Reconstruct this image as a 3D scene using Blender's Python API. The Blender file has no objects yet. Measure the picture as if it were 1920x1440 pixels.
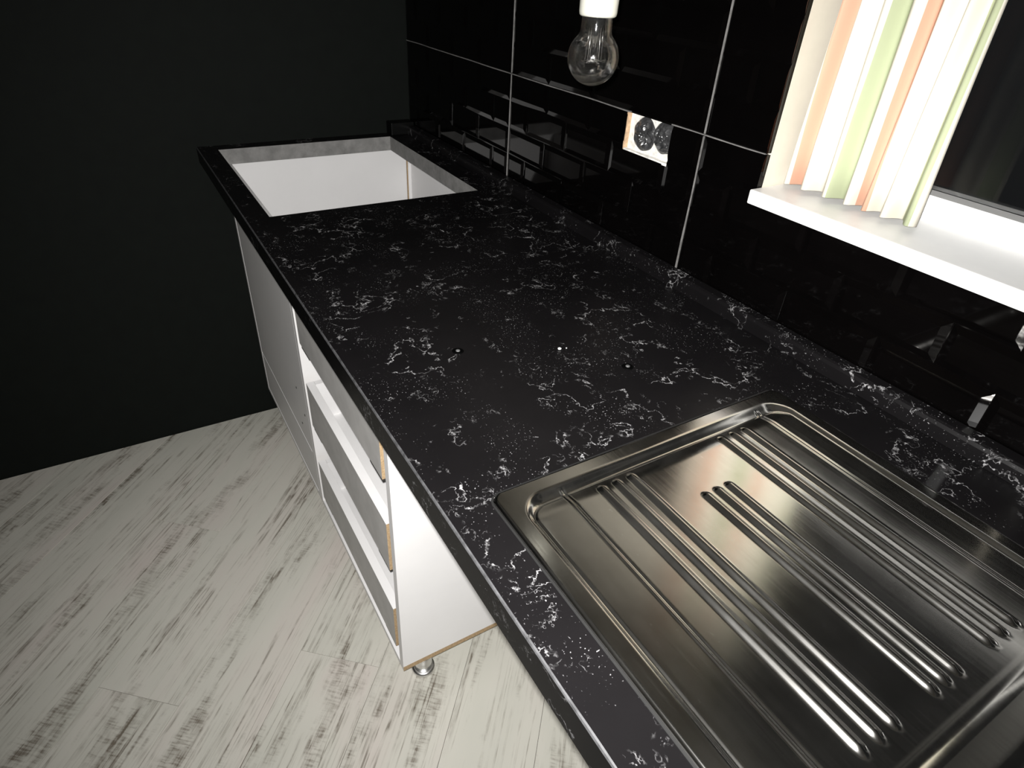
import bpy, bmesh, math, random
from mathutils import Vector, Matrix, noise as mnoise

random.seed(7)
scene = bpy.context.scene
COL = scene.collection

# ------------------------------------------------------------------ camera, world, light, exposure
CAM = Vector((0.0, 0.19475, 1.375))
RIGHT = Vector((-0.5132911, -0.8565434, 0.0535323))
UP = Vector((0.5059801, -0.2516510, 0.8250187))
FWD = Vector((0.6931928, -0.4505611, -0.5625641))
cd = bpy.data.cameras.new('camera')
cam = bpy.data.objects.new('camera', cd)
COL.objects.link(cam)
cam.matrix_world = Matrix(((RIGHT.x, UP.x, -FWD.x, CAM.x), (RIGHT.y, UP.y, -FWD.y, CAM.y),
                           (RIGHT.z, UP.z, -FWD.z, CAM.z), (0, 0, 0, 1)))
cd.sensor_fit = 'HORIZONTAL'
cd.sensor_width = 36.0
cd.lens = 22.083
cd.clip_start = 0.01
scene.camera = cam

world = bpy.data.worlds.new('world')
scene.world = world
world.use_nodes = True
world.node_tree.nodes['Background'].inputs[0].default_value = (0.9, 0.95, 1.0, 1)
world.node_tree.nodes['Background'].inputs[1].default_value = 0.01

# the phone's own flash, a small lamp right beside the lens
fl = bpy.data.lights.new('phone_flash', 'SPOT')
fl.energy = 118.0
fl.spot_size = math.radians(125)
fl.spot_blend = 1.0
fl.color = (1.0, 0.985, 0.965)
fl.shadow_soft_size = 0.006
flo = bpy.data.objects.new('phone_flash', fl)
flo.matrix_world = cam.matrix_world.copy()
flo.location = CAM + UP * 0.016 - RIGHT * 0.008
COL.objects.link(flo)

scene.view_settings.view_transform = 'Standard'
scene.view_settings.look = 'None'
scene.view_settings.gamma = 1.0
scene.view_settings.use_curve_mapping = False
scene.view_settings.exposure = 0.0

# ------------------------------------------------------------------ measures (metres)
ZT = 0.902          # worktop top
ZB = 0.862          # worktop underside
YW = -0.620         # face of the wall tiles
XF = 1.943          # far wall
XN = -2.20          # wall behind the camera
YL = 2.90           # wall opposite the tiles
ZC = 2.50           # ceiling
CUT = (1.334, 1.894, -0.537, -0.048)   # hob cut-out x0 x1 y0 y1
SNK = (-0.36, 0.411, -0.500, -0.052)   # sink outline
HOLE = (0.811, 0.929, 1.0885, 1.1535)  # socket hole in the tiles x0 x1 z0 z1
WIN = (-0.62, 0.615, 1.085, 2.05)      # window opening

# ------------------------------------------------------------------ materials
def nodes_of(name):
    m = bpy.data.materials.new(name)
    m.use_nodes = True
    nt = m.node_tree
    return m, nt, nt.nodes['Principled BSDF']

def N(nt, kind, **kw):
    n = nt.nodes.new(kind)
    for k, v in kw.items():
        if k.startswith('i_'):
            key = k[2:]
            n.inputs[int(key) if key.isdigit() else key.replace('_', ' ')].default_value = v
        else:
            setattr(n, k, v)
    return n

def ramp(nt, fac, stops, interp='LINEAR'):
    r = nt.nodes.new('ShaderNodeValToRGB')
    r.color_ramp.interpolation = interp
    el = r.color_ramp.elements
    while len(el) < len(stops):
        el.new(0.5)
    for e, (p, c) in zip(el, stops):
        e.position = p
        e.color = (c, c, c, 1) if isinstance(c, (int, float)) else (*c, 1)
    nt.links.new(fac, r.inputs[0])
    return r.outputs[0]

def math_(nt, op, a, b=None, clamp=False):
    n = nt.nodes.new('ShaderNodeMath')
    n.operation = op
    n.use_clamp = clamp
    for i, v in enumerate((a, b)):
        if v is None:
            continue
        if isinstance(v, (int, float)):
            n.inputs[i].default_value = v
        else:
            nt.links.new(v, n.inputs[i])
    return n.outputs[0]

def mixc(nt, fac, a, b, mode='MIX'):
    n = nt.nodes.new('ShaderNodeMix')
    n.data_type = 'RGBA'
    n.blend_type = mode
    for sock, v in ((n.inputs[0], fac), (n.inputs[6], a), (n.inputs[7], b)):
        if isinstance(v, (int, float)):
            sock.default_value = v
        elif isinstance(v, tuple):
            sock.default_value = (*v, 1)
        else:
            nt.links.new(v, sock)
    return n.outputs[2]

def coords(nt, scale=(1, 1, 1), rot=(0, 0, 0), world=False):
    if world:
        g = nt.nodes.new('ShaderNodeNewGeometry')
        src = g.outputs['Position']
    else:
        t = nt.nodes.new('ShaderNodeTexCoord')
        src = t.outputs['Object']
    mp = nt.nodes.new('ShaderNodeMapping')
    mp.inputs['Scale'].default_value = scale
    mp.inputs['Rotation'].default_value = rot
    nt.links.new(src, mp.inputs[0])
    return mp.outputs[0]

def noise_(nt, vec, scale, detail=3, rough=0.5, out=0, dist=0.0):
    n = nt.nodes.new('ShaderNodeTexNoise')
    n.inputs['Scale'].default_value = scale
    n.inputs['Detail'].default_value = detail
    n.inputs['Roughness'].default_value = rough
    n.inputs['Distortion'].default_value = dist
    if vec is not None:
        nt.links.new(vec, n.inputs['Vector'])
    return n.outputs[out]

def bump_(nt, b, h, strength, dist=0.001):
    n = nt.nodes.new('ShaderNodeBump')
    n.inputs['Strength'].default_value = strength
    n.inputs['Distance'].default_value = dist
    nt.links.new(h, n.inputs['Height'])
    nt.links.new(n.outputs[0], b.inputs['Normal'])

def simple(name, col, rough=0.5, metal=0.0, var=0.08, vscale=25.0, spec=0.5, bump=0.0):
    m, nt, b = nodes_of(name)
    v = coords(nt, world=True)
    n = noise_(nt, v, vscale, 4, 0.6)
    dark = tuple(c * (1 - var) for c in col)
    lite = tuple(min(1, c * (1 + var)) for c in col)
    c = ramp(nt, n, [(0.3, dark), (0.7, lite)])
    nt.links.new(c, b.inputs['Base Color'])
    b.inputs['Roughness'].default_value = rough
    b.inputs['Metallic'].default_value = metal
    b.inputs['Specular IOR Level'].default_value = spec
    if bump:
        bump_(nt, b, noise_(nt, v, vscale * 3, 4), bump)
    return m

def quartz_material(name='black_veined_worktop', k=1.0, kv=1.0):
    m, nt, b = nodes_of(name)
    v0 = coords(nt, world=True)
    w = noise_(nt, v0, 16, 5, 0.6, out=1)
    sub = nt.nodes.new('ShaderNodeVectorMath'); sub.operation = 'SUBTRACT'
    nt.links.new(w, sub.inputs[0]); sub.inputs[1].default_value = (0.5, 0.5, 0.5)
    sc = nt.nodes.new('ShaderNodeVectorMath'); sc.operation = 'SCALE'
    nt.links.new(sub.outputs[0], sc.inputs[0]); sc.inputs['Scale'].default_value = 0.09
    ad = nt.nodes.new('ShaderNodeVectorMath'); ad.operation = 'ADD'
    nt.links.new(v0, ad.inputs[0]); nt.links.new(sc.outputs[0], ad.inputs[1])
    v = ad.outputs[0]
    # thin broken veins: the zero lines of two noise fields, kept only in loose clusters
    r1 = math_(nt, 'ABSOLUTE', math_(nt, 'SUBTRACT', noise_(nt, v, 15, 3, 0.55), 0.5))
    vein = ramp(nt, r1, [(0.0, 1.0), (0.004, 0.75), (0.010, 0.0)])
    r2 = math_(nt, 'ABSOLUTE', math_(nt, 'SUBTRACT', noise_(nt, v, 34, 3, 0.6), 0.5))
    vein2 = ramp(nt, r2, [(0.0, 1.0), (0.007, 0.6), (0.018, 0.0)])
    mask = ramp(nt, noise_(nt, v0, 13, 3, 0.6), [(0.51, 0.0), (0.60, 1.0)])
    mask2 = ramp(nt, noise_(nt, v0, 21, 3, 0.65), [(0.56, 0.0), (0.68, 1.0)])
    grit = ramp(nt, noise_(nt, v0, 210, 2, 0.6), [(0.40, 0.08), (0.60, 1.0)])
    a = math_(nt, 'MULTIPLY', math_(nt, 'MULTIPLY', vein, mask), grit)
    c = math_(nt, 'MULTIPLY', math_(nt, 'MULTIPLY', vein2, mask2), grit)
    # loose white specks
    spk = ramp(nt, noise_(nt, v0, 420, 1, 0.5), [(0.69, 0.0), (0.76, 1.0)])
    spm = ramp(nt, noise_(nt, v0, 15, 3, 0.6), [(0.48, 0.0), (0.62, 1.0)])
    s = math_(nt, 'MULTIPLY', math_(nt, 'MULTIPLY', spk, spm), 0.7)
    tot = math_(nt, 'ADD', math_(nt, 'ADD', a, math_(nt, 'MULTIPLY', c, 0.85)), s, clamp=True)
    cloud = ramp(nt, noise_(nt, v0, 6, 4, 0.6), [(0.3, (0.0034 * k, 0.0031 * k, 0.0034 * k)), (0.7, (0.0053 * k, 0.0048 * k, 0.0052 * k))])
    col = mixc(nt, tot, cloud, (0.34 * kv, 0.335 * kv, 0.34 * kv))
    nt.links.new(col, b.inputs['Base Color'])
    b.inputs['Roughness'].default_value = 0.34
    b.inputs['Specular IOR Level'].default_value = 0.22 * k
    return m

def plank_material():
    m, nt, b = nodes_of('whitewashed_wood_plank')
    t = nt.nodes.new('ShaderNodeTexCoord')
    oi = nt.nodes.new('ShaderNodeObjectInfo')
    off = nt.nodes.new('ShaderNodeVectorMath'); off.operation = 'MULTIPLY_ADD'
    cb = nt.nodes.new('ShaderNodeCombineXYZ')
    for i in range(3):
        nt.links.new(oi.outputs['Random'], cb.inputs[i])
    nt.links.new(cb.outputs[0], off.inputs[0]); off.inputs[1].default_value = (37.0, 53.0, 11.0)
    nt.links.new(t.outputs['Object'], off.inputs[2])
    def mp(s):
        q = nt.nodes.new('ShaderNodeMapping'); q.inputs['Scale'].default_value = s
        nt.links.new(off.outputs[0], q.inputs[0]); return q.outputs[0]
    # fine grain lines along the plank, bunched
    g = noise_(nt, mp((2.2, 150, 1)), 1.0, 5, 0.7)
    line = ramp(nt, g, [(0.50, 0.0), (0.62, 1.0)])
    gm = ramp(nt, noise_(nt, mp((2.6, 17, 1)), 1.0, 4, 0.65), [(0.44, 0.0), (0.62, 1.0)])
    brk = ramp(nt, noise_(nt, mp((26, 60, 1)), 1.0, 3, 0.6), [(0.36, 0.15), (0.58, 1.0)])
    # saw marks across the plank, inside worn patches
    sw = ramp(nt, noise_(nt, mp((210, 26, 1)), 1.0, 2, 0.5), [(0.48, 0.0), (0.60, 1.0)])
    wm = ramp(nt, noise_(nt, mp((2.6, 13, 1)), 1.0, 5, 0.65), [(0.53, 0.0), (0.64, 1.0)])
    lines = math_(nt, 'MULTIPLY', math_(nt, 'MULTIPLY', line, gm), brk)
    saw = math_(nt, 'MULTIPLY', math_(nt, 'MULTIPLY', sw, wm), 0.40)
    worn = math_(nt, 'MULTIPLY', math_(nt, 'MULTIPLY', wm, brk), 0.38)
    # long dark cracks
    cr = math_(nt, 'ABSOLUTE', math_(nt, 'SUBTRACT', noise_(nt, mp((0.8, 17, 1)), 1.0, 3, 0.55), 0.5))
    crack = math_(nt, 'MULTIPLY', ramp(nt, cr, [(0.0, 1.0), (0.013, 0.0)]), ramp(nt, noise_(nt, mp((5, 11, 1)), 1.0, 3), [(0.46, 0.0), (0.56, 1.0)]))
    crack = math_(nt, 'MULTIPLY', crack, brk)
    tot = math_(nt, 'ADD', math_(nt, 'ADD', math_(nt, 'MULTIPLY', lines, 0.85), saw), math_(nt, 'ADD', worn, math_(nt, 'MULTIPLY', crack, 0.75)), clamp=True)
    base = ramp(nt, noise_(nt, mp((1.6, 7, 1)), 1.0, 3, 0.55), [(0.3, (0.53, 0.525, 0.465)), (0.5, (0.58, 0.565, 0.505)), (0.72, (0.59, 0.54, 0.495))])
    col = mixc(nt, tot, base, (0.165, 0.142, 0.112))
    nt.links.new(col, b.inputs['Base Color'])
    b.inputs['Roughness'].default_value = 0.33
    b.inputs['Specular IOR Level'].default_value = 0.4
    bump_(nt, b, math_(nt, 'SUBTRACT', 1.0, tot), 0.15, 0.0006)
    return m

def steel_material():
    m, nt, b = nodes_of('brushed_stainless_steel')
    v = coords(nt, scale=(4, 420, 4), world=True)
    n = noise_(nt, v, 1.0, 3, 0.6)
    v2 = coords(nt, world=True)
    smear = noise_(nt, v2, 14, 4, 0.6)
    c = mixc(nt, ramp(nt, smear, [(0.35, 0.0), (0.7, 1.0)]), (0.52, 0.51, 0.485), (0.63, 0.62, 0.595))
    spots = ramp(nt, noise_(nt, v2, 150, 2, 0.5), [(0.72, 0.0), (0.76, 1.0)])
    c = mixc(nt, math_(nt, 'MULTIPLY', spots, 0.35), c, (0.85, 0.85, 0.84))
    nt.links.new(c, b.inputs['Base Color'])
    b.inputs['Metallic'].default_value = 1.0
    r = math_(nt, 'ADD', math_(nt, 'MULTIPLY', n, 0.10), math_(nt, 'MULTIPLY', smear, 0.10))
    nt.links.new(math_(nt, 'ADD', r, 0.075), b.inputs['Roughness'])
    bump_(nt, b, n, 0.012, 0.0005)
    return m

def glass_material(name, rough=0.0, ior=1.45, tint=(1, 1, 1)):
    m, nt, b = nodes_of(name)
    b.inputs['Base Color'].default_value = (*tint, 1)
    b.inputs['Transmission Weight'].default_value = 1.0
    b.inputs['Roughness'].default_value = rough
    b.inputs['IOR'].default_value = ior
    return m

def thin_glass(name):
    """blown sheet glass: partly straight see-through, partly bending light at its rim"""
    m = glass_material(name, 0.0, 1.5)
    nt = m.node_tree
    pb = nt.nodes['Principled BSDF']
    out = nt.nodes['Material Output']
    tr = nt.nodes.new('ShaderNodeBsdfTransparent')
    mix = nt.nodes.new('ShaderNodeMixShader'); mix.inputs[0].default_value = 0.45
    nt.links.new(tr.outputs[0], mix.inputs[1]); nt.links.new(pb.outputs[0], mix.inputs[2])
    gl = nt.nodes.new('ShaderNodeBsdfGlossy'); gl.inputs['Roughness'].default_value = 0.07
    bp = nt.nodes.new('ShaderNodeBump'); bp.inputs['Strength'].default_value = 0.25; bp.inputs['Distance'].default_value = 0.001
    nt.links.new(noise_(nt, coords(nt, world=True), 260, 2, 0.5), bp.inputs['Height'])
    nt.links.new(bp.outputs[0], gl.inputs['Normal'])
    fr = nt.nodes.new('ShaderNodeFresnel'); fr.inputs[0].default_value = 1.45
    m2 = nt.nodes.new('ShaderNodeMixShader')
    nt.links.new(math_(nt, 'MULTIPLY', fr.outputs[0], 0.6), m2.inputs[0])
    nt.links.new(mix.outputs[0], m2.inputs[1]); nt.links.new(gl.outputs[0], m2.inputs[2])
    nt.links.new(m2.outputs[0], out.inputs[0])
    return m

def raw_chipboard():
    m, nt, b = nodes_of('raw_chipboard_edge')
    v = coords(nt, world=True)
    n = noise_(nt, v, 220, 4, 0.7)
    c = ramp(nt, n, [(0.3, (0.30, 0.20, 0.11)), (0.7, (0.52, 0.38, 0.22))])
    nt.links.new(c, b.inputs['Base Color'])
    b.inputs['Roughness'].default_value = 0.9
    return m

M = {}
M['quartz'] = quartz_material()
M['quartz_dark_front'] = quartz_material('black_worktop_darkened_front', 0.55, 0.35)  # quartz copy for the front face, its shade put into the darker colour
M['plank'] = plank_material()
M['steel'] = steel_material()
M['raw'] = raw_chipboard()
M['melamine'] = simple('white_melamine', (0.80, 0.79, 0.785), 0.45, var=0.02, vscale=8, spec=0.35)
M['grey_front'] = simple('streaky_grey_board_face', (0.53, 0.52, 0.505), 0.5, var=0.10, vscale=18, spec=0.3)
M['cut_edge'] = simple('sealed_grey_cut_edge', (0.20, 0.197, 0.19), 0.7, var=0.25, vscale=40)
M['trim'] = simple('worn_grey_highlight_edge', (0.048, 0.048, 0.050), 0.5, var=0.5, vscale=90)
M['tile'] = simple('black_glazed_tile', (0.0012, 0.0010, 0.0010), 0.05, var=0.2, vscale=10, spec=0.38)
M['grout'] = simple('pale_grey_grout', (0.15, 0.145, 0.14), 0.9, var=0.3, vscale=60, bump=0.2)
M['far_paint'] = simple('dark_green_black_paint', (0.0031, 0.0044, 0.0034), 0.75, var=0.15, vscale=30, spec=0.15, bump=0.15)
M['wall_paint'] = simple('beige_wall_paint', (0.64, 0.595, 0.50), 0.85, var=0.06, vscale=12)
M['ceiling'] = simple('white_ceiling_paint', (0.78, 0.77, 0.75), 0.9, var=0.03, vscale=10)
M['plaster'] = simple('white_plaster', (0.80, 0.78, 0.73), 0.9, var=0.22, vscale=110, bump=0.6)
M['clay'] = simple('beige_tile_body', (0.50, 0.34, 0.21), 0.9, var=0.25, vscale=140, bump=0.4)
M['film'] = simple('black_plastic_film', (0.034, 0.034, 0.035), 0.28, var=0.3, vscale=60, spec=0.7)
M['porcelain'] = simple('cream_white_porcelain', (0.42, 0.415, 0.365), 0.25, var=0.03, vscale=30)
M['wire'] = simple('bright_wire', (0.75, 0.74, 0.72), 0.25, metal=1.0, var=0.05)
M['silver'] = simple('silver_metal', (0.72, 0.72, 0.71), 0.3, metal=1.0, var=0.05)
M['runner'] = simple('zinc_runner', (0.55, 0.55, 0.55), 0.4, metal=0.8, var=0.05)
M['clip'] = simple('dark_grey_plastic', (0.035, 0.033, 0.03), 0.6, var=0.1)
M['cap_black'] = simple('black_end_cap_plastic', (0.0012, 0.0013, 0.0012), 0.4, var=0.1, spec=0.2)
M['seal'] = simple('black_rubber_seal', (0.006, 0.006, 0.006), 0.55, var=0.1)
M['white_frame'] = simple('white_window_frame', (0.80, 0.80, 0.79), 0.35, var=0.02)
M['curtain_cream'] = simple('cream_curtain_cloth', (0.72, 0.66, 0.55), 0.9, var=0.06, vscale=60)
M['cap_dark'] = simple('black_screw_cap_ring', (0.0006, 0.0006, 0.0006), 0.6, var=0.1, spec=0.05)
M['cap_grey'] = simple('grey_screw_head', (0.085, 0.085, 0.085), 0.45, var=0.1)
M['crumb'] = simple('white_crumb', (0.9, 0.9, 0.88), 0.7, var=0.05)
M['glass'] = thin_glass('clear_bulb_glass')
M['stem_glass'] = glass_material('clear_stem_glass', 0.0, 1.12)
M['pane'] = glass_material('window_pane_glass', 0.0, 1.45)
M['cord'] = simple('white_flex', (0.7, 0.7, 0.66), 0.5, var=0.05)

# ------------------------------------------------------------------ mesh helpers
def link(name, me, mats, parent=None, loc=None):
    o = bpy.data.objects.new(name, me)
    COL.objects.link(o)
    if not isinstance(mats, (list, tuple)):
        mats = [mats]
    if not me.materials:
        for k in mats:
            me.materials.append(M[k])
    if parent is not None:
        o.parent = parent
        o.matrix_parent_inverse = parent.matrix_world.inverted()
    if loc is not None:
        o.location = loc
    return o

def finish(bm, name, smooth=False):
    me = bpy.data.meshes.new(name)
    bmesh.ops.recalc_face_normals(bm, faces=bm.faces[:])
    if smooth:
        for f in bm.faces:
            f.smooth = True
    bm.to_mesh(me)
    bm.free()
    return me

def bm_box(bm, x0, x1, y0, y1, z0, z1, mi=0, ends=None):
    v = [bm.verts.new((x, y, z)) for x in (x0, x1) for y in (y0, y1) for z in (z0, z1)]
    quads = {'-x': (0, 1, 3, 2), '+x': (4, 6, 7, 5), '-y': (0, 4, 5, 1), '+y': (2, 3, 7, 6), '-z': (0, 2, 6, 4), '+z': (1, 5, 7, 3)}
    for k, q in quads.items():
        f = bm.faces.new([v[i] for i in q])
        f.material_index = ends[k] if ends and k in ends else mi
    return v

def box(name, b, mats, parent=None, bevel=0.0, ends=None):
    bm = bmesh.new()
    x0, x1, y0, y1, z0, z1 = b
    c = Vector(((x0 + x1) / 2, (y0 + y1) / 2, z0))
    bm_box(bm, x0 - c.x, x1 - c.x, y0 - c.y, y1 - c.y, 0, z1 - z0, 0, ends)
    if bevel:
        bmesh.ops.bevel(bm, geom=bm.edges[:], offset=bevel, segments=2, affect='EDGES', profile=0.5)
    o = link(name, finish(bm, name), mats, None, c)
    if parent is not None:
        set_parent(o, parent)
    return o

def set_parent(o, parent):
    bpy.context.view_layer.update()
    o.parent = parent
    o.matrix_parent_inverse = parent.matrix_world.inverted()

def empty(name, loc):
    o = bpy.data.objects.new(name, None)
    o.empty_display_size = 0.05
    o.location = loc
    COL.objects.link(o)
    bpy.context.view_layer.update()
    return o

def tag(o, label=None, cat=None, group=None, kind=None):
    if label: o['label'] = label
    if cat: o['category'] = cat
    if group: o['group'] = group
    if kind: o['kind'] = kind
    return o

def lathe(name, prof, mats, parent=None, loc=(0, 0, 0), seg=40, smooth=True, cap=False):
    bm = bmesh.new()
    rings = []
    for r, z in prof:
        if r < 1e-6:
            rings.append([bm.verts.new((0, 0, z))])
        else:
            rings.append([bm.verts.new((r * math.cos(2 * math.pi * i / seg), r * math.sin(2 * math.pi * i / seg), z)) for i in range(seg)])
    for a, b in zip(rings, rings[1:]):
        for i in range(seg):
            j = (i + 1) % seg
            q = []
            for v in (a[i % len(a)], a[j % len(a)], b[j % len(b)], b[i % len(b)]):
                if v not in q:
                    q.append(v)
            if len(q) > 2:
                bm.faces.new(q)
    if cap:
        for r in (rings[0], rings[-1]):
            if len(r) > 2:
                bm.faces.new(r)
    o = link(name, finish(bm, name, smooth), mats, None, Vector(loc))
    if parent is not None:
        set_parent(o, parent)
    return o

def tube(name, pts, rad, mats, parent=None, seg=8):
    bm = bmesh.new()
    pts = [Vector(p) for p in pts]
    rings = []
    for i, p in enumerate(pts):
        t = (pts[min(i + 1, len(pts) - 1)] - pts[max(i - 1, 0)]).normalized()
        a = t.orthogonal().normalized() if i == 0 else (a - t * a.dot(t)).normalized()
        b = t.cross(a)
        rings.append([bm.verts.new(p + rad * (math.cos(2 * math.pi * k / seg) * a + math.sin(2 * math.pi * k / seg) * b)) for k in range(seg)])
    for r, s in zip(rings, rings[1:]):
        for k in range(seg):
            bm.faces.new((r[k], r[(k + 1) % seg], s[(k + 1) % seg], s[k]))
    bm.faces.new(rings[0]); bm.faces.new(rings[-1])
    o = link(name, finish(bm, name, True), mats)
    if parent is not None:
        set_parent(o, parent)
    return o

# ------------------------------------------------------------------ room shell
tag(box('floor', (XN, XF, -0.86, YL, -0.06, -0.009), 'clip'), kind='structure')
floor = bpy.data.objects['floor']
tag(box('ceiling', (XN, XF, -0.70, YL, ZC, ZC + 0.05), 'ceiling'), kind='structure')
tag(box('wall_far', (XF, XF + 0.12, -0.80, YL, -0.06, ZC), 'far_paint'), kind='structure')
tag(box('wall_near', (XN - 0.12, XN, -0.80, YL, -0.06, ZC), 'wall_paint'), kind='structure')
tag(box('wall_left', (XN, XF, YL, YL + 0.12, -0.06, ZC), 'wall_paint'), kind='structure')

# wall behind the tiles, with the window opening left free
bm = bmesh.new()
y0, y1 = YW - 0.18, YW - 0.0125
bm_box(bm, WIN[1], XF, y0, y1, -0.0, ZC)
bm_box(bm, XN, WIN[0], y0, y1, 0.0, ZC)
bm_box(bm, WIN[0], WIN[1], y0, y1, 0.0, WIN[2])
bm_box(bm, WIN[0], WIN[1], y0, y1, WIN[3], ZC)
wall_right = link('wall_right', finish(bm, 'wall_right'), 'wall_paint')
tag(wall_right, kind='structure')

# --- floor planks laid diagonally
ANG = math.radians(-42.0)
PW, PL, GAP = 0.193, 1.29, 0.00035
ux, uy = Vector((math.cos(ANG), math.sin(ANG))), Vector((-math.sin(ANG), math.cos(ANG)))
def clip_poly(poly, lim):
    for axis, val, sgn in lim:
        out = []
        for i in range(len(poly)):
            a, b = poly[i], poly[(i + 1) % len(poly)]
            da, db = sgn * (a[axis] - val), sgn * (b[axis] - val)
            if da <= 0:
                out.append(a)
            if (da < 0 < db) or (db < 0 < da):
                t = da / (da - db)
                out.append(Vector((a[0] + t * (b[0] - a[0]), a[1] + t * (b[1] - a[1]))))
        poly = out
        if len(poly) < 3:
            return []
    return poly
anchor = Vector((0.879, 0.018))      # a plank end seen in the photograph
LIM = [(0, XN + .002, -1), (0, XF - .002, 1), (1, YW - .008, -1), (1, YL - .002, 1)]
pm = bpy.data.materials
rp = random.Random(3)
for r in range(-20, 21):
    shift = (0.0, 0.47, 0.86, 0.22, 0.64)[r % 5]
    for k in range(-3, 4):
        s0 = (k + shift) * PL if r else k * PL
        base = anchor + uy * (r * PW - PW * 0.35)
        quad = [base + ux * (s0 + a) + uy * c for a, c in ((GAP, GAP), (PL - GAP, GAP), (PL - GAP, PW - GAP), (GAP, PW - GAP))]
        poly = clip_poly(quad, LIM)
        if len(poly) < 3:
            continue
        cen = sum(poly, Vector((0, 0))) / len(poly)
        area = abs(sum(poly[i].x * poly[(i + 1) % len(poly)].y - poly[(i + 1) % len(poly)].x * poly[i].y for i in range(len(poly)))) / 2
        if area < 0.002:
            continue
        bm = bmesh.new()
        loc = [Vector(((p - cen).dot(ux), (p - cen).dot(uy))) for p in poly]
        top = [bm.verts.new((p.x * (1 - 0.0005 / max(abs(p.x), .05)), p.y * (1 - 0.0005 / max(abs(p.y), .05)), 0.008)) for p in loc]
        mid = [bm.verts.new((p.x, p.y, 0.0076)) for p in loc]
        bot = [bm.verts.new((p.x, p.y, 0.0)) for p in loc]
        n = len(loc)
        bm.faces.new(top); bm.faces.new(bot[::-1])
        for i in range(n):
            j = (i + 1) % n
            bm.faces.new((mid[i], mid[j], top[j], top[i]))
            bm.faces.new((bot[i], bot[j], mid[j], mid[i]))
        o = link('plank', finish(bm, 'plank'), 'plank', None, (cen.x, cen.y, -0.008))
        o.rotation_euler.z = ANG
        set_parent(o, floor)

# --- wall tiles: 60 x 30 cm, each pressed with bevelled bricks
TS = 0.6015
BH, BW = 0.0583, TS / 4
YS = YW - 0.0026        # body face of the tile, the bricks rise from it
brick_meshes = {}
def brick_mesh(w):
    key = round(w, 4)
    if key in brick_meshes:
        return brick_meshes[key]
    bm = bmesh.new()
    hw, hh, iv, g = w / 2, BH / 2, 0.0105, 0.0006
    iv = min(iv, hw * 0.6)
    a = [bm.verts.new((x, 0, z)) for x, z in ((-hw + g, -hh + g), (hw - g, -hh + g), (hw - g, hh - g), (-hw + g, hh - g))]
    b = [bm.verts.new((x, 0.0025, z)) for x, z in ((-hw + iv, -hh + iv), (hw - iv, -hh + iv), (hw - iv, hh - iv), (-hw + iv, hh - iv))]
    d = [bm.verts.new((v.co.x, -0.0008, v.co.z)) for v in a]
    bm.faces.new(b); bm.faces.new(d[::-1])
    for i in range(4):
        j = (i + 1) % 4
        bm.faces.new((a[i], a[j], b[j], b[i])); bm.faces.new((d[i], d[j], a[j], a[i]))
    me = finish(bm, 'brick')
    me.materials.append(M['tile'])
    brick_meshes[key] = me
    return me

def cut(o, b):
    """carve an axis-aligned box out of a mesh object"""
    bm = bmesh.new(); bm_box(bm, *b)
    co = bpy.data.objects.new('cutter', finish(bm, 'cutter'))
    COL.objects.link(co)
    md = o.modifiers.new('cut', 'BOOLEAN'); md.operation = 'DIFFERENCE'; md.object = co; md.solver = 'EXACT'
    bpy.context.view_layer.update()
    dg = bpy.context.evaluated_depsgraph_get()
    me = bpy.data.meshes.new_from_object(o.evaluated_get(dg))
    o.modifiers.clear()
    o.data = me
    bpy.data.objects.remove(co)
    return len(me.polygons)

rb = random.Random(11)
G = 0.00125
HB = (HOLE[0], HOLE[1], YW - 0.02, YW + 0.02, HOLE[2], HOLE[3])
for col in range(6):
    x1 = XF - col * TS
    x0 = x1 - TS
    for row, (z0, z1) in enumerate(((0.8635, 1.155), (1.155, 1.4465))):
        a, b, zb, zt = max(x0 + G, XN + .001), x1 - G, z0 + G, z1 - G
        if b - a < 0.03:
            continue
        if col == 0:
            b -= 0.0015
        tile = box('tile', (a, b, YS - 0.009, YS, zb, zt), 'tile')
        over_hole = a < HOLE[1] and b > HOLE[0] and zb < HOLE[3] and zt > HOLE[2]
        over_win = a < WIN[1] and b > WIN[0] and zt > WIN[2]
        WB = (WIN[0], WIN[1], YW - 0.05, YW + 0.05, WIN[2], WIN[3])
        if over_hole: cut(tile, HB)
        if over_win:
            if cut(tile, WB) == 0:
                bpy.data.objects.remove(tile); continue
        set_parent(tile, wall_right)
        for k in range(5):
            zc = z1 - (k + 0.5) * BH
            stag = (k % 2 == 1)
            edges = [0] + ([BW * (0.5 + i) for i in range(4)] if stag else [BW * i for i in range(1, 4)]) + [TS]
            for e0, e1 in zip(edges, edges[1:]):
                p0, p1 = max(x1 - e1, a), min(x1 - e0, b)
                if e0 == 0: p1 = b
                if e1 == TS: p0 = a
                if p1 - p0 < 0.02:
                    continue
                o = link('brick', brick_mesh(p1 - p0), 'tile', None, ((p0 + p1) / 2, YS, zc))
                o.rotation_euler = (rb.uniform(-.009, .009), 0, rb.uniform(-.009, .009))
                bpy.context.view_layer.update()
                if p0 < HOLE[1] and p1 > HOLE[0] and zc - BH / 2 < HOLE[3] and zc + BH / 2 > HOLE[2] and row == 0:
                    if cut(o, HB) == 0:
                        bpy.data.objects.remove(o); continue
                if p0 < WIN[1] and p1 > WIN[0] and zc + BH / 2 > WIN[2]:
                    if cut(o, WB) == 0:
                        bpy.data.objects.remove(o); continue
                set_parent(o, tile)

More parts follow.
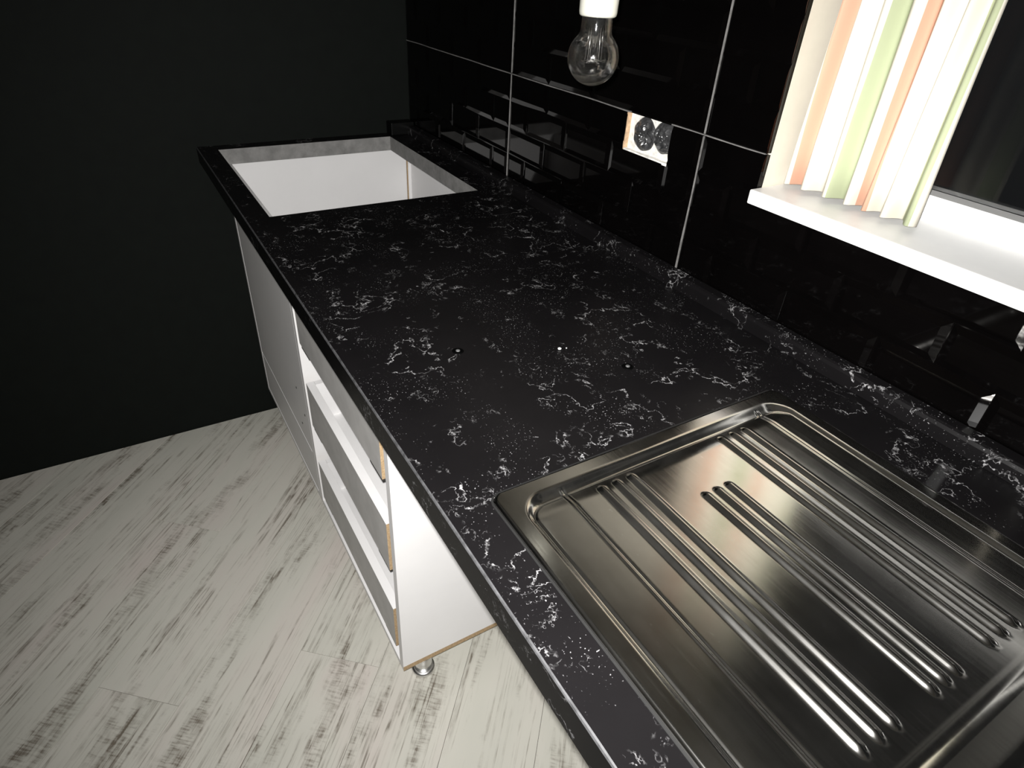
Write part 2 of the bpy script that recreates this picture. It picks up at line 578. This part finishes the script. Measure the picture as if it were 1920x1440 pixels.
# grout: slightly wavy ribbons in the joints
def grout(name, pts, horizontal, w=0.0017):
    bm = bmesh.new()
    prev = None
    for i, (x, z) in enumerate(pts):
        j = 0.00075 * mnoise.noise(Vector((x * 9, z * 9, 3.0))) * 2
        ww = w * (1 + 0.35 * mnoise.noise(Vector((x * 30, z * 30, 8.0))))
        if horizontal:
            cs = [(x, z + j - ww / 2), (x, z + j + ww / 2)]
        else:
            cs = [(x + j - ww / 2, z), (x + j + ww / 2, z)]
        ring = [bm.verts.new((cs[0][0], YS - 0.004, cs[0][1])), bm.verts.new((cs[0][0], YW - 0.0006, cs[0][1])),
                bm.verts.new((cs[1][0], YW - 0.0006, cs[1][1])), bm.verts.new((cs[1][0], YS - 0.004, cs[1][1]))]
        if prev:
            for k in range(4):
                bm.faces.new((prev[k], prev[(k + 1) % 4], ring[(k + 1) % 4], ring[k]))
        else:
            bm.faces.new(ring)
        prev = ring
    bm.faces.new(prev)
    o = link(name, finish(bm, name), 'grout')
    set_parent(o, wall_right)
def span(a, b, n): return [a + (b - a) * i / n for i in range(n + 1)]
grout('grout_line', [(x, 1.155) for x in span(HOLE[1] - .004, XF - .003, 60)], True)
grout('grout_line', [(x, 1.155) for x in span(WIN[1] + .002, HOLE[0] + .004, 20)], True)
for c in range(1, 3):
    x = XF - c * TS
    grout('grout_line', [(x, z) for z in span(0.905, 1.153, 20)], False)
    grout('grout_line', [(x, z) for z in span(1.157, 1.445, 20)], False)

# socket hole: plaster bottom, clay tile edges, black film stuffed in two round cuts
box('plaster_patch', (HOLE[0] - .002, HOLE[1] + .002, YW - 0.016, YW - 0.0105, HOLE[2] - .002, HOLE[3] + .0015), 'plaster', wall_right)
def rough_strip(name, b, mats, amp, seed):
    x0, x1, y0, y1, z0, z1 = b
    bm = bmesh.new(); bm_box(bm, *b)
    bmesh.ops.subdivide_edges(bm, edges=bm.edges[:], cuts=7, use_grid_fill=True)
    for v in bm.verts:
        n = mnoise.noise_vector(v.co * 160 + Vector((seed, 0, 0)))
        v.co += Vector((n.x, n.y * .5, n.z)) * amp
    o = link(name, finish(bm, name), mats)
    set_parent(o, wall_right)
    return o
rough_strip('tile_cut_edge', (HOLE[1] - .0015, HOLE[1] + .0012, YW - .0118, YW - .0012, HOLE[2] - .001, HOLE[3]), 'clay', 0.0011, 1.0)
rough_strip('tile_cut_edge', (HOLE[0], HOLE[1], YW - .0118, YW - .0010, HOLE[2] - .0012, HOLE[2] + .0028), 'plaster', 0.0016, 5.0)
def film(name, cx, cz, rx, rz, seed):
    bm = bmesh.new()
    rings = []
    nr, ns = 14, 40
    for i in range(nr + 1):
        t = i / nr
        ring = []
        for k in range(ns):
            a = 2 * math.pi * k / ns
            e = 1 + 0.10 * mnoise.noise(Vector((math.cos(a) * 1.7 + seed, math.sin(a) * 1.7, seed)))
            x, z = cx + rx * t * e * math.cos(a), cz + rz * t * e * math.sin(a)
            h = mnoise.ridged_multi_fractal(Vector((x * 62 + seed * 3, seed, z * 62)), 1.0, 2.1, 4, 1.0, 2.0)
            y = min(YW - 0.0015, YW - 0.0100 + 0.0062 * max(0.0, h - 0.30) * (1 - t ** 6))
            ring.append(bm.verts.new((min(max(x, HOLE[0] + .001), HOLE[1] - .003), y, min(max(z, HOLE[2] + .004), HOLE[3] - .0005))))
        rings.append(ring)
    for r, s in zip(rings, rings[1:]):
        for k in range(ns):
            bm.faces.new((r[k], r[(k + 1) % ns], s[(k + 1) % ns], s[k]))
    bmesh.ops.remove_doubles(bm, verts=rings[0], dist=1e-5)
    o = link(name, finish(bm, name), 'film')
    md = o.modifiers.new('thick', 'SOLIDIFY'); md.thickness = 0.0004
    set_parent(o, wall_right)
film('black_film', 0.8860, 1.1235, 0.0300, 0.0285, 2.3)
film('black_film', 0.8330, 1.1275, 0.0290, 0.0265, 7.9)

# ------------------------------------------------------------------ window beside the sink
win = tag(box('window_1', (WIN[0], WIN[1], YW - 0.150, YW - 0.135, WIN[2] + .03, WIN[2] + .031), 'white_frame'), kind='structure')
bpy.data.objects.remove(win)
bm = bmesh.new()
fy0, fy1, fw = YW - 0.165, YW - 0.110, 0.055
bm_box(bm, WIN[0], WIN[0] + fw, fy0, fy1, WIN[2], WIN[3])
bm_box(bm, WIN[1] - fw, WIN[1], fy0, fy1, WIN[2], WIN[3])
bm_box(bm, WIN[0] + fw, WIN[1] - fw, fy0, fy1, WIN[2], WIN[2] + fw)
bm_box(bm, WIN[0] + fw, WIN[1] - fw, fy0, fy1, WIN[3] - fw, WIN[3])
bm_box(bm, -0.03, 0.03, fy0, fy1, WIN[2] + fw, WIN[3] - fw)
win = tag(link('window_1', finish(bm, 'window_1'), 'white_frame'), kind='structure')
for x0, x1 in ((WIN[0] + fw, -0.03), (0.03, WIN[1] - fw)):
    box('pane', (x0, x1, YW - 0.145, YW - 0.139, WIN[2] + fw, WIN[3] - fw), 'pane', win)
box('window_sill', (WIN[0] + .001, WIN[1] - .001, YW - 0.109, YW + 0.016, WIN[2] + .001, WIN[2] + 0.022), 'white_frame', win, 0.002)

def curtain(name, xa, xb, zb, zt, y):
    bm = bmesh.new()
    nx, nz = 90, 14
    g = []
    for i in range(nx + 1):
        u = i / nx
        colm = []
        for k in range(nz + 1):
            w = k / nz
            fold = 0.011 * math.sin(u * 2 * math.pi * 6.5 + 0.5 * math.sin(w * 3)) * (1 - 0.35 * w)
            colm.append(bm.verts.new((xa + (xb - xa) * u + 0.004 * math.sin(w * 5 + u * 9), y + fold, zb + (zt - zb) * w)))
        g.append(colm)
    for i in range(nx):
        u = (i + .5) / nx
        for k in range(nz):
            f = bm.faces.new((g[i][k], g[i + 1][k], g[i + 1][k + 1], g[i][k + 1]))
            f.smooth = True
    me = finish(bm, name, True)
    o = link(name, me, 'curtain_cream')
    md = o.modifiers.new('thick', 'SOLIDIFY'); md.thickness = 0.0015
    return o
def curtain_material():
    m, nt, b = nodes_of('striped_curtain_cloth')
    v = coords(nt, world=True)
    sx = nt.nodes.new('ShaderNodeSeparateXYZ'); nt.links.new(v, sx.inputs[0])
    f = math_(nt, 'FRACT', math_(nt, 'MULTIPLY', sx.outputs[0], 1 / 0.105))
    c = ramp(nt, f, [(0.0, (0.74, 0.70, 0.60)), (0.40, (0.62, 0.36, 0.25)), (0.62, (0.74, 0.70, 0.60)), (0.82, (0.40, 0.44, 0.28))], 'CONSTANT')
    nt.links.new(c, b.inputs['Base Color'])
    b.inputs['Roughness'].default_value = 0.95
    return m
M['curtain_cream'] = curtain_material()
cur = curtain('window_curtain', 0.395, 0.600, WIN[2] + 0.03, WIN[3] - 0.045, YW - 0.045)
tag(cur, 'cream curtain with peach and green stripes hanging in the window', 'curtain')
rod = tube('curtain_rod', [(WIN[0] + .001, YW - .045, WIN[3] - .035), (WIN[1] - .001, YW - .045, WIN[3] - .035)], 0.008, 'white_frame')
tag(rod, 'thin white curtain rod across the top of the window', 'curtain rod')

# ------------------------------------------------------------------ worktop
bm = bmesh.new()
CH = 0.0022
hx0, hx1, hy0, hy1 = CUT
sx0, sx1, sy0, sy1 = SNK[0] + .012, SNK[1] - .012, SNK[2] + .012, SNK[3] - .012
xs = [XN + .004, sx0, sx1, hx0, hx1, XF - .002]
ys = [YW + .0005, hy0, sy0, sy1, hy1, -CH]
ys = sorted(set(ys))
def is_hole(xm, ym):
    return (hx0 < xm < hx1 and hy0 < ym < hy1) or (sx0 < xm < sx1 and sy0 < ym < sy1)
vt, vb = {}, {}
def gv(d, i, j, z):
    if (i, j) not in d:
        d[(i, j)] = bm.verts.new((xs[i], ys[j], z))
    return d[(i, j)]
solid = {}
for i in range(len(xs) - 1):
    for j in range(len(ys) - 1):
        solid[i, j] = not is_hole((xs[i] + xs[i + 1]) / 2, (ys[j] + ys[j + 1]) / 2)
for (i, j), s in solid.items():
    if not s:
        continue
    bm.faces.new((gv(vt, i, j, ZT), gv(vt, i + 1, j, ZT), gv(vt, i + 1, j + 1, ZT), gv(vt, i, j + 1, ZT)))
    bm.faces.new((gv(vb, i, j, ZB), gv(vb, i, j + 1, ZB), gv(vb, i + 1, j + 1, ZB), gv(vb, i + 1, j, ZB)))
    for di, dj, p, q in ((-1, 0, (i, j), (i, j + 1)), (1, 0, (i + 1, j), (i + 1, j + 1)), (0, -1, (i, j), (i + 1, j)), (0, 1, (i, j + 1), (i + 1, j + 1))):
        n = (i + di, j + dj)
        if n in solid and solid[n]:
            continue
        if j + dj >= len(ys) - 1:
            continue      # the front face is added below
        f = bm.faces.new((vt[p], vt[q], vb[q], vb[p]))
        if n in solid:
            f.material_index = 1
# front face
J = len(ys) - 1
for i in range(len(xs) - 1):
    c = [bm.verts.new((x, 0.0, ZT - CH)) for x in (xs[i], xs[i + 1])]
    d = [bm.verts.new((x, 0.0, ZB)) for x in (xs[i], xs[i + 1])]
    bm.faces.new((c[0], c[1], d[1], d[0])).material_index = 2
    bm.faces.new((vb[i, J], vb[i + 1, J], d[1], d[0]))
    if i in (0, len(xs) - 2):
        k = 0 if i == 0 else 1
        bm.faces.new((vt[i + k, J], c[k], d[k], vb[i + k, J]))
bmesh.ops.remove_doubles(bm, verts=bm.verts[:], dist=1e-5)
worktop = link('kitchen_worktop', finish(bm, 'kitchen_worktop'), ['quartz', 'cut_edge', 'quartz_dark_front'])
tag(worktop, 'black kitchen worktop with fine white veins and a square hob opening', 'worktop')
# worn chamfer along the front edge, its highlight put into the lighter grey
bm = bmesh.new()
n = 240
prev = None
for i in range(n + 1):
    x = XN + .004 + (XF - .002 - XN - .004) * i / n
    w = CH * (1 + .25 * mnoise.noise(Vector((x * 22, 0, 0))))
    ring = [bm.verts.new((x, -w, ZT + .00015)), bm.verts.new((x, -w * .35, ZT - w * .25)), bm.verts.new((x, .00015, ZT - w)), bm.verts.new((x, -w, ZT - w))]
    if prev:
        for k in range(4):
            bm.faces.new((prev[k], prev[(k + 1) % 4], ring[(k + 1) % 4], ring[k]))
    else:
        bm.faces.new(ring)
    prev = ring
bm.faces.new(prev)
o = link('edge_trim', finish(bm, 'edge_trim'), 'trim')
o['label'] = 'worn grey line with painted highlight along the front edge'
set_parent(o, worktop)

# upstand strip along the tiles
bm = bmesh.new()
prof = [(YW + .0006, ZT + .0003), (-0.597, ZT + .0003), (-0.5985, ZT + .018), (-0.6005, ZT + .0225), (-0.604, ZT + .0245), (YW + .0006, ZT + .026)]
prev = None
for i in range(61):
    x = XN + .004 + (1.899 - XN - .004) * i / 60
    ring = [bm.verts.new((x, y, z)) for y, z in prof]
    if prev:
        for k in range(len(prof)):
            bm.faces.new((prev[k], prev[(k + 1) % len(prof)], ring[(k + 1) % len(prof)], ring[k]))
    else:
        bm.faces.new(ring)
    prev = ring
bm.faces.new(prev)
ups = link('worktop_upstand', finish(bm, 'worktop_upstand'), 'quartz')
tag(ups, 'narrow black veined upstand strip along the foot of the tiles', 'upstand')
box('end_cap', (1.899, XF - .002, YW + .0008, -0.545, ZT + .0003, 0.938), 'cap_black', ups, 0.002)

# marks and crumbs lying on the worktop
def cap(x, y, lab):
    c = lathe('screw_cap', [(0, .0002), (.0080, .0002), (.0084, .0005), (.0078, .0010), (.0036, .0012), (.0034, .0008), (0, .0008)], 'cap_dark', None, (x, y, ZT))
    tag(c, lab, 'cap', 'small round caps on the worktop')
    h = lathe('screw_head', [(0, .0002), (.0033, .0002), (.0030, .0014), (.0018, .0020), (0, .0022)], 'cap_grey', c, (x, y, ZT + .0006))
cap(0.689, -0.157, 'small black round cap with grey centre nearest the front edge of the worktop')
cap(0.5465, -0.354, 'small black round cap with grey centre nearest the sink')
def crumb(x, y, s, lab):
    bm = bmesh.new()
    bmesh.ops.create_icosphere(bm, subdivisions=2, radius=s)
    for v in bm.verts:
        v.co *= 1 + 0.35 * mnoise.noise(v.co * 300 + Vector((x * 50, 0, 0)))
        v.co.z *= 0.5
    zmin = min(v.co.z for v in bm.verts)
    o = link('crumb', finish(bm, 'crumb'), 'crumb', None, (x, y, ZT - zmin))
    tag(o, lab, 'crumb')
crumb(0.6285, -0.2925, 0.0028, 'bright white plaster crumb between the two round caps')
crumb(0.627, -0.304, 0.0010, 'tiny white crumb just right of the bigger plaster crumb')

# ------------------------------------------------------------------ sink with drainer
def sd_rr(px, py, x0, x1, y0, y1, r):
    cx, cy = (x0 + x1) / 2, (y0 + y1) / 2
    qx, qy = abs(px - cx) - (x1 - x0) / 2 + r, abs(py - cy) - (y1 - y0) / 2 + r
    return math.hypot(max(qx, 0), max(qy, 0)) + min(max(qx, qy), 0) - r
def sm(a, b, t):
    t = min(max((t - a) / (b - a), 0), 1)
    return t * t * (3 - 2 * t)
IN = (0.02, 0.3905, SNK[2] + 0.022, -0.0735)     # sunk drainer field
BOWL = (SNK[0] + .035, -0.02, SNK[2] + 0.045, -0.095)
RIBS = [(-0.168, .371), (-0.1885, .371), (-0.209, .371), (-0.263, .308), (-0.2805, .308), (-0.298, .308), (-0.352, .371), (-0.3725, .371), (-0.393, .371)]
def sink_z(x, y):
    z = 0.0045
    d = sd_rr(x, y, *SNK, 0.014)
    if d > -0.003:
        z -= 0.0040 * sm(-0.003, 0.0, d)
    d = sd_rr(x, y, *IN, 0.030)
    k = sm(IN[1] - 0.034, IN[1] - 0.008, x)          # broad fall at the end, narrow crease along the sides
    wd = 0.0035 + 0.0075 * k
    dep = (0.0030 + 0.0032 * k) * sm(0.0015, -wd, d)
    dep += 0.0011 * sm(-wd + .001, -wd - .0012, d) * sm(-wd - .0042, -wd - .0018, d)
    z -= dep
    if d < -0.004:
        inn = sm(-0.004, -0.016, d)
        # single groove parallel to the front rim, and its twin at the back
        for gy in (-0.126, -0.435):
            if abs(y - gy) < 0.006 and x < 0.384:
                z += 0.0009 * math.exp(-((y - gy) / 0.0012) ** 2) - 0.0008 * math.exp(-((y - gy + .0030) / 0.0013) ** 2)
        for ry, rx in RIBS:
            dx = max(x - (rx - 0.0065), 0.0, 0.055 - x)
            dd = math.hypot(dx, y - ry)
            if dd < 0.0075:
                z += 0.0036 * sm(0.0068, 0.0008, dd)
    d = sd_rr(x, y, *BOWL, 0.05)
    if d < 0.012:
        z -= 0.004 * sm(0.012, 0.0, d)
        z -= 0.150 * sm(0.001, -0.030, d)
    return z
def lin(a, b, st):
    n = max(1, round((b - a) / st))
    return [a + (b - a) * i / n for i in range(n)]
gx = lin(SNK[0], -0.03, 0.006) + lin(-0.03, 0.30, 0.004) + lin(0.30, SNK[1], 0.0016) + [SNK[1]]
gy = lin(SNK[2], -0.46, 0.003) + lin(-0.46, SNK[3], 0.00125) + [SNK[3]]
bm = bmesh.new()
grid = []
for x in gx:
    row_ = []
    for y in gy:
        # pull grid corners onto the rounded outline
        d = sd_rr(x, y, *SNK, 0.014)
        X, Y = x, y
        if d > 0:
            cx = min(max(x, SNK[0] + .014), SNK[1] - .014); cy = min(max(y, SNK[2] + .014), SNK[3] - .014)
            L = math.hypot(x - cx, y - cy)
            X, Y = cx + (x - cx) / L * .014, cy + (y - cy) / L * .014
        row_.append(bm.verts.new((X, Y, ZT + sink_z(X, Y))))
    grid.append(row_)
for i in range(len(gx) - 1):
    for j in range(len(gy) - 1):
        bm.faces.new((grid[i][j], grid[i + 1][j], grid[i + 1][j + 1], grid[i][j + 1]))
sink = link('sink_unit', finish(bm, 'sink_unit', True), 'steel')
md = sink.modifiers.new('sheet', 'SOLIDIFY'); md.thickness = 0.0009; md.offset = -1.0 if sink.data.polygons[0].normal.z > 0 else 1.0
tag(sink, 'brushed stainless steel sink unit with ribbed draining board let into the worktop', 'sink')
# rubber seal showing as a dark line round the rim
bm = bmesh.new()
def rr_pts(x0, x1, y0, y1, r, k=8):
    out = []
    for cx, cy, a0 in ((x1 - r, y1 - r, 0), (x0 + r, y1 - r, 90), (x0 + r, y0 + r, 180), (x1 - r, y0 + r, 270)):
        for i in range(k + 1):
            a = math.radians(a0 + 90 * i / k)
            out.append((cx + r * math.cos(a), cy + r * math.sin(a)))
    return out
oa = rr_pts(SNK[0] - .0022, SNK[1] + .0022, SNK[2] - .0022, SNK[3] + .0022, .0162)
ob = rr_pts(SNK[0] + .004, SNK[1] - .004, SNK[2] + .004, SNK[3] - .004, .010)
n = len(oa)
rings = [[bm.verts.new((x, y, ZT + z)) for x, y in pts] for pts, z in ((oa, .0001), (oa, .0007), (ob, .0007), (ob, .0001))]
for k in range(4):
    r, s = rings[k], rings[(k + 1) % 4]
    for i in range(n):
        bm.faces.new((r[i], r[(i + 1) % n], s[(i + 1) % n], s[i]))
o = link('rubber_seal', finish(bm, 'rubber_seal'), 'seal')
o['label'] = 'black rubber seal round the rim'
set_parent(o, sink)
bcx, bcy = (BOWL[0] + BOWL[1]) / 2, (BOWL[2] + BOWL[3]) / 2
zb = ZT + sink_z(bcx, bcy)
lathe('drain_strainer', [(.045, zb + .0005), (.044, zb + .003), (.036, zb + .003), (.033, zb + .0012), (.010, zb + .0012), (.008, zb + .004), (0, zb + .004)], 'steel', sink, (bcx, bcy, 0))

# ------------------------------------------------------------------ base cabinets
FY = -0.060          # front of the carcasses
def leg(parent, x, y, h):
    l = lathe('leg', [(0, .010), (.0205, .010), (.0205, .030), (.0195, .034), (.0195, h - .006), (.024, h - .006), (.024, h - .0005), (0, h - .0005)], 'silver', parent, (x, y, 0), 32)
    for p in l.data.polygons: p.use_smooth = True
    lathe('foot', [(0, .0003), (.0262, .0003), (.0270, .003), (.0262, .0085), (.0215, .0110), (.0, .0110)], 'silver', l, (x, y, 0), 32)
def carcass(name, x0, x1, label, raw_near=True):
    t = empty(name, ((x0 + x1) / 2, (FY - .6) / 2, 0))
    ZL, TB, TP = 0.089, 0.014, 0.018
    yb = -0.598
    box('bottom_panel', (x0, x1, yb, FY, ZL, ZL + TB), ['melamine', 'raw'], t, ends={'-x': 1, '+x': 1, '-y': 1})
    for a in (x0, x1 - TP):
        box('side_panel', (a, a + TP, yb, FY, ZL + TB + .0002, ZB - .0004), ['melamine', 'raw'], t, ends={'-y': 1, '-z': 1})
    for lx in (x0 + .039, x1 - .039):
        for ly in (FY - .061, yb + .06):
            leg(t, lx, ly, ZL)
    tag(t, label, 'cabinet', 'white base cabinets under the worktop')
    return t

X0, X1 = 0.746, 1.3305
dc = carcass('drawer_cabinet', X0, X1, 'white drawer cabinet with three open drawer boxes and no fronts')
box('back_panel', (X0 + .0185, X1 - .0185, -0.597, -0.591, 0.1035, ZB - .001), 'melamine', dc)
box('top_rail', (X0 + .0185, X1 - .0185, -0.120, -0.0605, ZB - .019, ZB - .001), 'melamine', dc)
DX0, DX1 = 0.782, 1.2925
for zb_, lab in ((0.618, None), (0.380, None), (0.132, None)):
    h = 0.127
    # the box: two sides, back and bottom; the front board is a piece of its own
    bm = bmesh.new()
    bm_box(bm, DX0, DX0 + .016, -.540, -.0785, zb_, zb_ + h, 0, {'+x': 0, '-x': 0})
    bm_box(bm, DX1 - .016, DX1, -.540, -.0785, zb_, zb_ + h)
    bm_box(bm, DX0 + .0162, DX1 - .0162, -.540, -.524, zb_, zb_ + h)
    bm_box(bm, DX0 + .0162, DX1 - .0162, -.5238, -.0785, zb_ + .014, zb_ + .024)
    d = link('drawer', finish(bm, 'drawer'), 'melamine')
    set_parent(d, dc)
    box('drawer_front', (DX0, DX1, -.0780, FY, zb_, zb_ + h), ['melamine', 'raw', 'grey_front'], d, ends={'-x': 1, '+x': 1, '+y': 2})
    for a, b in ((DX0 + .006, DX0 + .066), (DX1 - .066, DX1 - .006)):
        box('runner_clip', (a, b, -.110, FY - .0015, zb_ - .0105, zb_ - .0003), 'clip', d, 0.001)
    for a, b in ((X0 + .0183, X0 + .0340), (X1 - .0340, X1 - .0183)):
        box('runner', (a, b, -.560, -.0680, zb_ - .022, zb_ - .0110), 'runner', d, 0.001)

hc = carcass('hob_cabinet', 1.3315, XF - .0025, 'white cabinet under the hob opening beside the dark wall')
HX0, HX1 = 1.3315, XF - .0025
box('back_panel', (HX0 + .0185, HX1 - .0185, -0.616, -0.612, 0.1035, ZB - .001), 'melamine', hc)
for xx in (HX1 - .0232, ):
    box('corner_batten', (xx, xx + .004, -0.6118, -0.6015, 0.1035, ZB - .004), 'melamine', hc)
    box('raw_edge_line', (xx + .0015, xx + .004, -0.6013, -0.5982, 0.1035, ZB - .004), 'raw', hc)
box('drawer_front', (HX0 + .0200, HX1 - .0200, FY - .0170, FY - .0005, 0.1060, 0.2450), 'melamine', hc, 0.0008)
door = box('door', (HX0 + .0200, HX1 - .0200, FY - .0170, FY - .0005, 0.2490, ZB - .003), 'melamine', hc, 0.0008)
for x, z in ((1.372, 0.357), (1.422, 0.297), (1.425, 0.412)):
    bm = bmesh.new()
    bmesh.ops.create_cone(bm, cap_ends=True, segments=12, radius1=.0035, radius2=.003, depth=.001)
    h = link('drill_hole', finish(bm, 'drill_hole'), 'clip', None, (x, FY - .0002, z))
    h.rotation_euler.x = math.pi / 2
    set_parent(h, door)
sc = carcass('sink_cabinet', -0.75, 0.142, 'white base cabinet under the sink end of the worktop')
box('back_panel', (-0.7315, 0.1235, -0.597, -0.591, 0.1035, ZB - .001), 'melamine', sc)

# ------------------------------------------------------------------ hanging bare bulb
D = 0.722
def at(px, py, d):
    return CAM + (RIGHT * ((px - 960) / 1177.76) - UP * ((py - 720) / 1177.76) + FWD) * d
bc = at(1112, 108, D)                         # centre of the bulb's round part
lamp = empty('pendant_lamp', bc)
tag(lamp, 'clear glass light bulb hanging in a white porcelain socket before the tiles', 'lamp')
R0 = 0.0295
outer = []
for i in range(0, 25):
    a = -math.pi / 2 + i / 24 * math.radians(132)
    outer.append((R0 * math.cos(a), R0 * math.sin(a)))
outer[0] = (0.0, -R0)
rl, zl = outer[-1]
neck = [(0.0196, 0.0222), (0.0182, 0.0250), (0.0176, 0.0280), (0.0174, 0.0320), (0.0173, 0.0560)]
outer += neck
TH = 0.0009
inner = [(0.0, -R0 + TH)] + [(r - TH * .95, z + (TH * .5 if z < 0 else 0)) for r, z in outer[1:]]
prof = outer + inner[::-1]
lathe('bulb_glass', prof, 'glass', lamp, bc, 64)
stem = lathe('glass_stem', [(0, -.004), (.0022, -.0035), (.0026, .0), (.0026, .020), (.0050, .026), (.0075, .034), (.0090, .042), (.0100, .052), (0, .052)], 'stem_glass', lamp, bc, 24)
for s in (-1, 1):
    tube('support_wire', [bc + RIGHT * (s * .0050) + Vector((0, 0, .030)), bc + RIGHT * (s * .0058) + Vector((0, 0, .012)), bc + RIGHT * (s * .0064) + Vector((0, 0, -.0070))], 0.0008, 'wire', lamp)
fpts = []
for i in range(25):
    a = math.radians(-200 + 220 * i / 24)
    fpts.append(bc + RIGHT * (.0150 * math.cos(a)) + Vector((FWD.x, FWD.y, 0)).normalized() * (.012 * math.sin(a)) + Vector((0, 0, -.0022 + .0008 * math.sin(i * 1.9))))
tube('filament', fpts, 0.00040, 'wire', lamp, 6)
for k in range(7):
    a = k * 2 * math.pi / 7
    p = bc + Vector((0, 0, -.0025))
    tube('filament_hook', [p, p + Vector((.006 * math.cos(a), .006 * math.sin(a), -.0015 + .002 * (k % 2)))], 0.00055, 'wire', lamp, 6)
lathe('socket', [(0.0, .0410), (.0190, .0410), (.0206, .0424), (.0212, .0455), (.0216, .0600), (.0220, .0610), (.0220, .0630), (.0216, .0640), (.0216, .0800), (.0200, .0900), (.0090, .0960), (0, .0960)], 'porcelain', lamp, bc, 48)
tube('cord', [bc + Vector((0, 0, .0955)), bc + Vector((0, 0, .5)), Vector((bc.x, bc.y, ZC - .001))], 0.0032, 'cord', lamp, 10)
